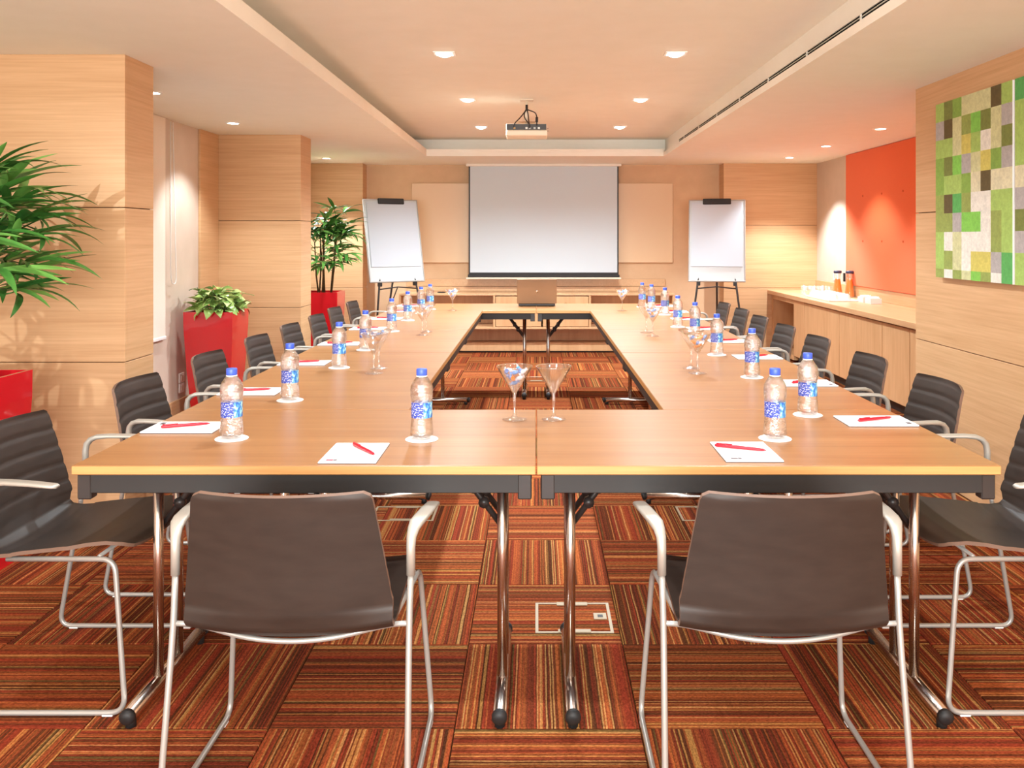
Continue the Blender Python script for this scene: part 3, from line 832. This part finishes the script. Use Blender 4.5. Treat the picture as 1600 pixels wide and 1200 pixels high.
# ------------------------------------------------------------ flip charts
def flipchart(x, y, rz, wd, label):
    o = tag(empty('flip_chart', (x, y, 0), rz), label, 'flip chart', 'flip chart easels at the back')
    zb, H = .845, .905; lean = math.asin(.2 / .905)
    T_ = Matrix.Translation((0, 0, zb)) @ Matrix.Rotation(-lean, 4, 'X')
    h = wd / 2
    brd = MB().cbox(-h + .006, h - .006, -.008, .008, .006, H - .006, .002).xf(T_).build('board', M['paper_grey'], o)
    fr = MB().cbox(-h, -h + .012, -.012, .012, 0, H, .003).cbox(h - .012, h, -.012, .012, 0, H, .003).cbox(-h, h, -.012, .012, H - .012, H, .003).cbox(-h, h, -.016, .012, 0, .014, .003)
    fr.xf(T_).build('frame', M['alu'], brd)
    MB().cbox(-h + .03, h - .03, -.016, -.0085, .165, H - .03, .001).xf(T_).build('paper_pad', M['flip_paper'], o)
    MB().cbox(-.15, .15, -.032, -.010, H - .055, H + .008, .006).xf(T_).build('clamp_bar', M['black'], o)
    for sx in (-1, 1):
        MB().tube([(sx * h * .62, .02, zb + .06), (sx * h * .66, -.005, zb), (sx * h * 1.02, -.13, .012), ], .011, 8).build('leg', M['blackmetal'], o)
        MB().cbox(sx * h * .64 - .02, sx * h * .64 + .02, -.02, .02, zb - .04, zb + .002, .004).build('leg_clamp', M['black'], o)
        MB().tube([(sx * h * 1.02, -.13, 0), (sx * h * 1.02, -.13, .03)], .016, 8).build('rubber_foot', M['rubber'], o)
    MB().tube([(0, .06, zb + .2), (0, .42, .012)], .011, 8).build('leg', M['blackmetal'], o)
    MB().tube([(0, .42, 0), (0, .42, .03)], .016, 8).build('rubber_foot', M['rubber'], o)
    MB().tube([(-h * .70, -.02, zb - .07), (0, .0, zb - .05), (h * .70, -.02, zb - .07)], .007, 8).build('cross_brace', M['blackmetal'], o)
    MB().tube([(0, .0, zb - .05), (0, .2, zb - .28)], .006, 8).build('rear_brace', M['blackmetal'], o)
flipchart(-1.47, 9.5, R(33), .63, 'white flip chart on black easel beside the far palm, left of the screen')
flipchart(1.923, 9.55, R(-12), .60, 'white flip chart on black easel in front of the oak wall, right of the screen')

# ------------------------------------------------------------ serving alcove on the right
CT = .72
FX = 2.65
sb = tag(empty('sideboard', (0, 0, 0)), 'built-in oak sideboard with doors and an open niche in the right alcove', 'sideboard')
tp = tag(MB().cbox(FX, XA - .0005, 5.155, 10.278, CT - .045, CT, .003).build('worktop', M['top_wood']), 'long oak worktop over the sideboard in the right alcove', 'worktop')
bx0 = FX + .05
ys = [5.16, 5.82, 6.48, 7.0, 7.99, 9.02]
MB().box(bx0 + .02, XA - .02, 5.17, 9.30, .07, CT - .046).build('carcass', M['black'], sb)
for a, b in zip(ys[:-1], ys[1:]):
    MB().cbox(bx0, bx0 + .019, a + .006, b - .006, .08, CT - .062, .002).build('door', M['cab_wood'], sb)
MB().cbox(bx0, bx0 + .019, 9.026, 9.40, .08, CT - .05, .002).build('end_panel', M['cab_wood'], sb)
MB().cbox(bx0 + .02, XA - .02, 9.302, 9.40, .08, CT - .047, .002).build('niche_side', M['cab_wood'], sb)
MB().cbox(bx0, XA - .02, 10.22, 10.277, 0, CT - .046, .002).build('end_upright', M['cab_wood'], sb)
MB().cbox(bx0, XA - .02, 9.401, 10.219, .03, .08, .002).build('niche_floor', M['cab_wood'], sb)
MB().cbox(XA - .04, XA - .02, 9.401, 10.219, .081, CT - .047, .002).build('niche_back', M['cab_wood'], sb)
MB().cbox(bx0, bx0 + .02, 9.401, 10.219, CT - .10, CT - .046, .002).build('niche_rail', M['cab_wood'], sb)
MB().box(bx0 + .05, XA - .03, 5.17, 9.40, 0, .07).build('plinth', M['black'], sb)
us = struct(MB().cbox(XA - .016, XA - .0005, 5.155, 10.278, CT + .0005, .832, .002).build('trim_3', M['wall_wood']), 'oak upstand behind the worktop')
# orange felt wall panel with buttons
op = tag(empty('wall_panel', (XA - .0005, 0, .834)), 'tall orange tufted fabric wall panel above the worktop', 'wall panel')
MB().cbox(-.03, 0, 5.155, 9.24, 0, SOFFIT - .834 - .002, .008).build('felt_panel', M['orange'], op)
for zz in (.45, .89):
    for k in range(8):
        MB().lathe([(.010, 0), (.009, .004), (.001, .006)], n=10).xf(Matrix.Translation((-.03, 8.75 - .48 * k, zz)) @ Matrix.Rotation(R(-90), 4, 'Y')).build('button', M['orange_dk'], op)

# crockery on the worktop
def carafe(x, y, label):
    o = tag(empty('juice_carafe', (x, y, CT)), label, 'carafe', 'juice carafes on the worktop')
    MB().lathe([(.001, .002), (.046, .002), (.049, .010), (.047, .05), (.034, .13), (.027, .175), (.028, .205), (.034, .235)], n=24).build('glass_body', M['glass'], o)
    MB().lathe([(.001, .006), (.044, .006), (.046, .012), (.044, .05), (.032, .128), (.026, .17), (.0255, .18), (.001, .181)], n=24).build('juice', M['juice'], o)
    MB().lathe([(.001, .236), (.037, .236), (.040, .242), (.040, .256), (.034, .264), (.001, .266)], n=20).build('lid', M['darkblue'], o)
carafe(3.06, 9.10, 'orange juice carafe with dark lid on the worktop, left one')
carafe(3.155, 9.02, 'orange juice carafe with dark lid on the worktop, right one by the orange panel')
tr_ = tag(empty('serving_tray', (2.87, 8.72, CT)), 'flat white tray carrying upturned cups on the worktop', 'tray')
MB().cbox(-.13, .13, -.36, .36, 0, .008, .003).build('tray_base', M['white'], tr_)
MB().cbox(-.135, -.125, -.365, .365, .002, .016, .003).cbox(.125, .135, -.365, .365, .002, .016, .003).cbox(-.135, .135, -.365, -.355, .002, .016, .003).cbox(-.135, .135, .355, .365, .002, .016, .003).build('tray_rim', M['white'], tr_)
def make_cup():
    o = empty('coffee_cup')
    MB().lathe([(.040, .0), (.0385, .002), (.036, .025), (.027, .05), (.020, .056), (.019, .061), (.016, .058), (.001, .057)], n=20).build('bowl', M['porcelain'], o)
    MB().tube(round_path([(.034, 0, .012), (.056, 0, .014), (.056, 0, .036), (.031, 0, .04)], .014), .0035, 8).build('handle', M['porcelain'], o)
    return o
cup = make_cup(); cu = 0
for r_ in range(2):
    for k in range(7):
        c = cup if not cu else copy_tree(cup); cu = 1
        c.location = (2.805 + r_ * .115, 8.43 + k * .095, CT + .0085); c.rotation_euler = (0, 0, 2.4 + random.uniform(-.2, .2))
        tag(c, 'white upturned cup on the tray, %s in the %s row from near end' % (ORD[k], 'front' if r_ == 0 else 'rear'), 'cup', 'upturned cups on the tray')
tumb = MB().lathe([(.001, .004), (.026, .004), (.0275, 0), (.031, .09), (.0295, .09), (.026, .007), (.001, .007)], n=20).mesh('tumbler', M['glass'])
for r_ in range(2):
    for k in range(4):
        t = link('tumbler', tumb); t.location = (2.80 + k * .085, 9.30 + r_ * .09 + k * .01, CT + .0005)
        tag(t, 'clear tumbler on the worktop, %s from the front in the %s row' % (ORD[k], 'near' if r_ == 0 else 'far'), 'glass', 'tumblers on the worktop')
for k, y in enumerate((8.30, 8.11)):
    o = tag(empty('sachet_holder', (3.05, y, CT)), 'small white sachet box on the worktop, %s of the pair' % ('far one' if k == 0 else 'near one'), 'box', 'sachet boxes on the worktop')
    MB().cbox(-.05, .05, -.07, .07, 0, .008, .002).cbox(-.05, -.045, -.07, .07, .008, .05, .001).cbox(.045, .05, -.07, .07, .008, .05, .001).cbox(-.045, .045, -.07, -.065, .008, .05, .001).cbox(-.045, .045, .065, .07, .008, .05, .001).build('box_body', M['porcelain'], o)
    for j in range(5):
        MB().cbox(-.04, .04, -.055 + j * .024, -.045 + j * .024, .009, .058 + (j % 2) * .008, .002).build('sachet', M['paper'], o)
# wall switch plates in the alcove
sk = tag(empty('wall_socket', (XA, 9.62, .90)), 'white socket plate on the alcove wall behind the juice carafes', 'socket')
MB().cbox(-.008, -.0005, -.075, .075, -.04, .04, .002).build('plate', M['white'], sk)
for y in (-.035, .035): MB().cbox(-.0095, -.008, y - .02, y + .02, -.02, .02, .001).build('insert', M['cream'], sk)
tag(MB().cbox(XA - .022, XA - .0005, 9.33, 9.345, .86, .95, .002).build('wall_phone', M['black']), 'slim dark wall unit beside the juice carafes', 'wall unit')

# ------------------------------------------------------------ paintings
PAL = {'L': (166, 196, 104), 'G': (136, 172, 78), 'K': (150, 164, 86), 'O': (122, 132, 66), 'D': (98, 84, 50), 'P': (208, 208, 160), 'B': (132, 200, 84), 'V': (178, 172, 172),
       'Y': (210, 198, 104), 'W': (232, 228, 220), 'E': (92, 172, 92), 'Q': (222, 216, 184)}
GRID = ['LOGPPPDL', 'VDPKBOPV', 'LLPYLWPO', 'GOBVPYGV', 'GLLGQDQQ', 'KDEKWWLL', 'KKVBBWKL', 'LWPWWWKL', 'LKPWYYVE', 'KWKPBKWE']
def painting(ynear, yfar, rows, label):
    z0, z1 = 1.108, 2.03
    o = tag(empty('canvas_painting', (XR - .001, 0, 0)), label, 'painting', 'green square paintings')
    MB().box(-.034, 0, ynear, yfar, z0, z1).build('stretcher', M['paper'], o)
    n = 8; hs = [1.0] * 9 + [.47]; tot = sum(hs)
    v = []; f = []; cols = []
    z = z1
    for r_, row in enumerate(rows):
        dz = (z1 - z0) * hs[r_] / tot
        for c_ in range(n):
            a = yfar - (yfar - ynear) * c_ / n; b = yfar - (yfar - ynear) * (c_ + 1) / n
            k = len(v); v += [(-.0345, a, z), (-.0345, b, z), (-.0345, b, z - dz), (-.0345, a, z - dz)]
            f.append((k, k + 3, k + 2, k + 1)); cols.append(PAL[row[c_]])
        z -= dz
    me = MB().add(v, f).mesh('painted_squares', M['canvas'])
    at = me.color_attributes.new('Col', 'FLOAT_COLOR', 'CORNER')
    for p in me.polygons:
        for li in p.loop_indices: at.data[li].color = lin(*cols[p.index])
    link('painted_squares', me, o)
painting(4.035, 4.81, GRID, 'canvas painting of green, white and brown squares on the right wall')
painting(3.24, 4.015, [r[::-1] for r in GRID[::-1][1:] + [GRID[0]]], 'second green square canvas, barely in view at the right picture edge')

# ------------------------------------------------------------ left wall fittings
bl = tag(empty('roller_blind', (XL, 0, 0)), 'white roller blind with bead chain on the left wall behind the near pier', 'blind')
MB().cbox(.012, .018, 4.60, 6.36, .62, SOFFIT - .002, .001).build('fabric', M['blind'], bl)
MB().cbox(.006, .026, 4.60, 6.36, .598, .622, .004).build('bottom_bar', M['white'], bl)
ch = round_path([(.03, 6.46, 2.15), (.03, 6.52, 1.02), (.03, 6.50, .98), (.03, 6.44, .99), (.03, 6.42, 1.05), (.03, 6.42, 2.15)], .03, 5)
MB().tube(ch, .0035, 6).build('bead_chain', M['white'], bl)
for z in (.20, .275):
    so = tag(empty('wall_socket', (XL, 6.68, z)), 'white socket plate low on the left wall, %s of two' % ('lower' if z < .25 else 'upper'), 'socket', 'sockets on the left wall')
    MB().cbox(.0005, .010, -.045, .045, -.035, .035, .002).build('plate', M['white'], so)
    MB().cbox(.010, .013, -.02, .02, -.02, .02, .001).build('insert', M['cream'], so)

# ------------------------------------------------------------ floor boxes
def floorbox(x, y, wd, dp, label):
    o = tag(empty('floor_box', (x, y, .0005)), label, 'floor box', 'service boxes in the carpet')
    h, k, t = wd / 2, dp / 2, .010
    MB().box(-h, h, -k, -k + t, 0, .002).box(-h, h, k - t, k, 0, .002).box(-h, -h + t, -k + t, k - t, 0, .002).box(h - t, h, -k + t, k - t, 0, .002).build('frame', M['beigemetal'], o)
    for y_ in (-k + .012, k - .012): MB().cbox(-.055, .055, y_ - .012, y_ + .012, .0005, .004, .001).build('lid_edge', M['beigemetal'], o)
    la = MB().cbox(h - .06, h - .015, -.018, .03, .0005, .004, .001).build('latch', M['beigemetal'], o)
    MB().cbox(h - .046, h - .028, -.006, .014, .0042, .005, .0002).build('latch_hole', M['black'], la)
floorbox(.128, 3.11, .262, .245, 'beige framed floor box in the carpet between the front table legs')
floorbox(-.63, 4.28, .30, .22, 'beige framed floor box under the left table row')
floorbox(.83, 4.28, .30, .22, 'beige framed floor box under the right table row')
floorbox(-.0, 8.35, .26, .24, 'beige framed floor box in front of the console at the back')

# ------------------------------------------------------------ potted plants
def planter(o, hw=.18, hb=.135, h=.775):
    rim = .014
    v = []; f = []
    lv = [(hw, h), (hw * .995, h * .86), (hw * .90, h * .45), (hb, 0)]
    for (a, z) in lv: v += [(-a, -a, z), (a, -a, z), (a, a, z), (-a, a, z)]
    for k in range(3):
        for i in range(4):
            j = (i + 1) % 4; f.append((k * 4 + i, k * 4 + j, (k + 1) * 4 + j, (k + 1) * 4 + i))
    k = len(v); a = hw - rim
    v += [(-a, -a, h), (a, -a, h), (a, a, h), (-a, a, h), (-a, -a, h - .08), (a, -a, h - .08), (a, a, h - .08), (-a, a, h - .08)]
    for i in range(4):
        j = (i + 1) % 4; f.append((i, j, k + j, k + i)); f.append((k + i, k + j, k + 4 + j, k + 4 + i))
    f.append((12, 13, 14, 15))
    MB().add(v, f).build('planter', M['redpot'], o)
    a -= .001
    s_ = MB(); vv = []; n = 8
    for i in range(n + 1):
        for j in range(n + 1): vv.append((-a + 2 * a * i / n, -a + 2 * a * j / n, h - .045 + random.uniform(-.008, .008)))
    s_.add(vv, [(i * (n + 1) + j, (i + 1) * (n + 1) + j, (i + 1) * (n + 1) + j + 1, i * (n + 1) + j + 1) for i in range(n) for j in range(n)], True)
    s_.build('soil', M['soil'], o)
def blade(L, W, droop, fold=.25, n=9, tipw=.02, shape=.8):
    """one leaf along +y, bending down in z"""
    v = []; f = []
    ang = 0; p = Vector((0, 0, 0)); st = L / n
    for i in range(n + 1):
        t = i / n
        wd = W * (math.sin(PI * min(1, t * .94 + .05)) ** shape)
        v += [(-wd, p.y, p.z + wd * fold), (0, p.y, p.z), (wd, p.y, p.z + wd * fold)]
        ang = -droop * t
        p = p + Vector((0, math.cos(ang), math.sin(ang))) * st
    for i in range(n):
        a = i * 3; f += [(a, a + 1, a + 4, a + 3), (a + 1, a + 2, a + 5, a + 4)]
    return MB().add(v, f, True)
leafA = [blade(.30, .019, d, .3).mesh('leaf', M['palm']) for d in (.3, .7, 1.2)]
leafC = [blade(.30, .023, d, .3).mesh('leaf', M['palm']) for d in (.4, .8, 1.3)]
def heart(L, W, droop):
    v = []; f = []; n = 8; p = Vector((0, 0, 0)); st = L / n
    sh = [.35, .82, 1.0, .97, .85, .68, .47, .24, .02]
    for i in range(n + 1):
        wd = W * sh[i]; v += [(-wd, p.y - (.012 if i == 0 else 0), p.z + wd * .22), (0, p.y, p.z), (wd, p.y - (.012 if i == 0 else 0), p.z + wd * .22)]
        a = -droop * i / n; p = p + Vector((0, math.cos(a), math.sin(a))) * st
    for i in range(n):
        a = i * 3; f += [(a, a + 1, a + 4, a + 3), (a + 1, a + 2, a + 5, a + 4)]
    return MB().add(v, f, True)
leafB = [heart(.10, .036, d).mesh('leaf', M['pothos']) for d in (.4, .9, 1.5)]
def leaf(o, me, base, az, el, roll, sc):
    l = link('leaf', me, o)
    l.matrix_local = Matrix.Translation(base) @ Matrix.Rotation(az, 4, 'Z') @ Matrix.Rotation(el, 4, 'X') @ Matrix.Rotation(roll, 4, 'Y') @ Matrix.Scale(sc, 4)
def palm(x, y, ncane, zlo, zhi, fronds, sc, seed, label, leaves, nl=6, bounds=None, bias=None):
    rnd = random.Random(seed)
    o = tag(empty('potted_palm', (x, y, 0)), label, 'potted plant', 'plants in red planters')
    planter(o)
    canes = []
    for k in range(ncane):
        a = 2 * PI * k / ncane + rnd.uniform(-.4, .4); r = rnd.uniform(.03, .09)
        b = Vector((r * math.cos(a), r * math.sin(a), .71)); top = Vector((b.x * 1.5 + rnd.uniform(-.03, .03), b.y * 1.5 + rnd.uniform(-.03, .03), rnd.uniform(zlo + (zhi - zlo) * .4, zhi)))
        MB().tube([b, b.lerp(top, .4) + Vector((rnd.uniform(-.012, .012), rnd.uniform(-.012, .012), 0)), top], [.009, .008, .005], 7).build('cane', M['stem'], o)
        canes.append((b, top))
    for k in range(fronds):
        b, top = canes[k % ncane]
        t = rnd.uniform(0, 1); z = zlo + (zhi - zlo) * (k / fronds)
        f = (z - b.z) / (top.z - b.z); f = min(1, max(.15, f)); base = b.lerp(top, f)
        az = rnd.uniform(0, 2 * PI) if not bias or k % 3 == 0 else rnd.gauss(bias, .7); el = R(rnd.uniform(20, 62)) * (.6 + .5 * (k / fronds))
        ln = rnd.uniform(.10, .2) * sc
        d = Vector((-math.sin(az) * math.cos(el), math.cos(az) * math.cos(el), math.sin(el)))
        hub = base + d * ln
        MB().tube([base, base.lerp(hub, .5) + Vector((0, 0, .008)), hub], .0032, 5).build('petiole', M['palm'], o)
        for j in range(nl):
            u = (j - (nl - 1) / 2) / ((nl - 1) / 2)
            la, le, ls = az + u * 1.25 + rnd.uniform(-.1, .1), el * (.75 - .3 * abs(u)) + rnd.uniform(-.15, .15), sc * (1.0 - .22 * abs(u)) * rnd.uniform(.85, 1.1)
            tip = hub + Vector((-math.sin(la), math.cos(la), 0)) * .3 * ls * math.cos(le)
            if bounds and (x + tip.x < bounds[0] or y + tip.y > bounds[1]): continue
            leaf(o, leaves[rnd.randrange(3)], hub, la, le, u * .5 + rnd.uniform(-.3, .3), ls)
    return o
palm(-2.26, 3.52, 6, 1.02, 1.50, 44, 1.08, 11, 'large leafy palm in red planter at the left picture edge', leafA, 6, (XL + .03, 4.13), -PI / 2)
palm(-2.15, 9.05, 7, .98, 1.58, 66, .88, 5, 'bushy palm in tall red planter in the far left corner', leafC, 5, (XL + .03, 10.24), -2.1)
rnd = random.Random(3)
ob = tag(empty('potted_pothos', (-2.39, 6.70, 0)), 'variegated leafy plant in tall red planter beside the left wall', 'potted plant', 'plants in red planters')
planter(ob)
for k in range(170):
    a = rnd.uniform(0, 2 * PI); r = .21 * math.sqrt(rnd.random()); hgt = .765 + .19 * (1 - (r / .23) ** 2) * rnd.uniform(.45, 1.0)
    base = Vector((r * math.cos(a) * .85, r * math.sin(a) * .85, hgt))
    if base.x < -.12: base.x = -base.x
    leaf(ob, leafB[rnd.randrange(3)], base, a - PI / 2 + rnd.uniform(-.8, .8), R(rnd.uniform(-15, 45)), rnd.uniform(-.5, .5), rnd.uniform(.7, 1.15))
    if k % 4 == 0:
        MB().tube([(base.x * .4, base.y * .4, .73), tuple(base)], .0025, 5).build('stem', M['palm'], ob)
for k, (dx, dy, dz) in enumerate(((.27, -.05, .86), (.25, .1, .90), (-.17, -.1, .95))):
    MB().tube([(dx * .3, dy * .3, .73), (dx * .7, dy * .7, dz), (dx, dy, dz - .02)], .0022, 5).build('stem', M['palm'], ob)
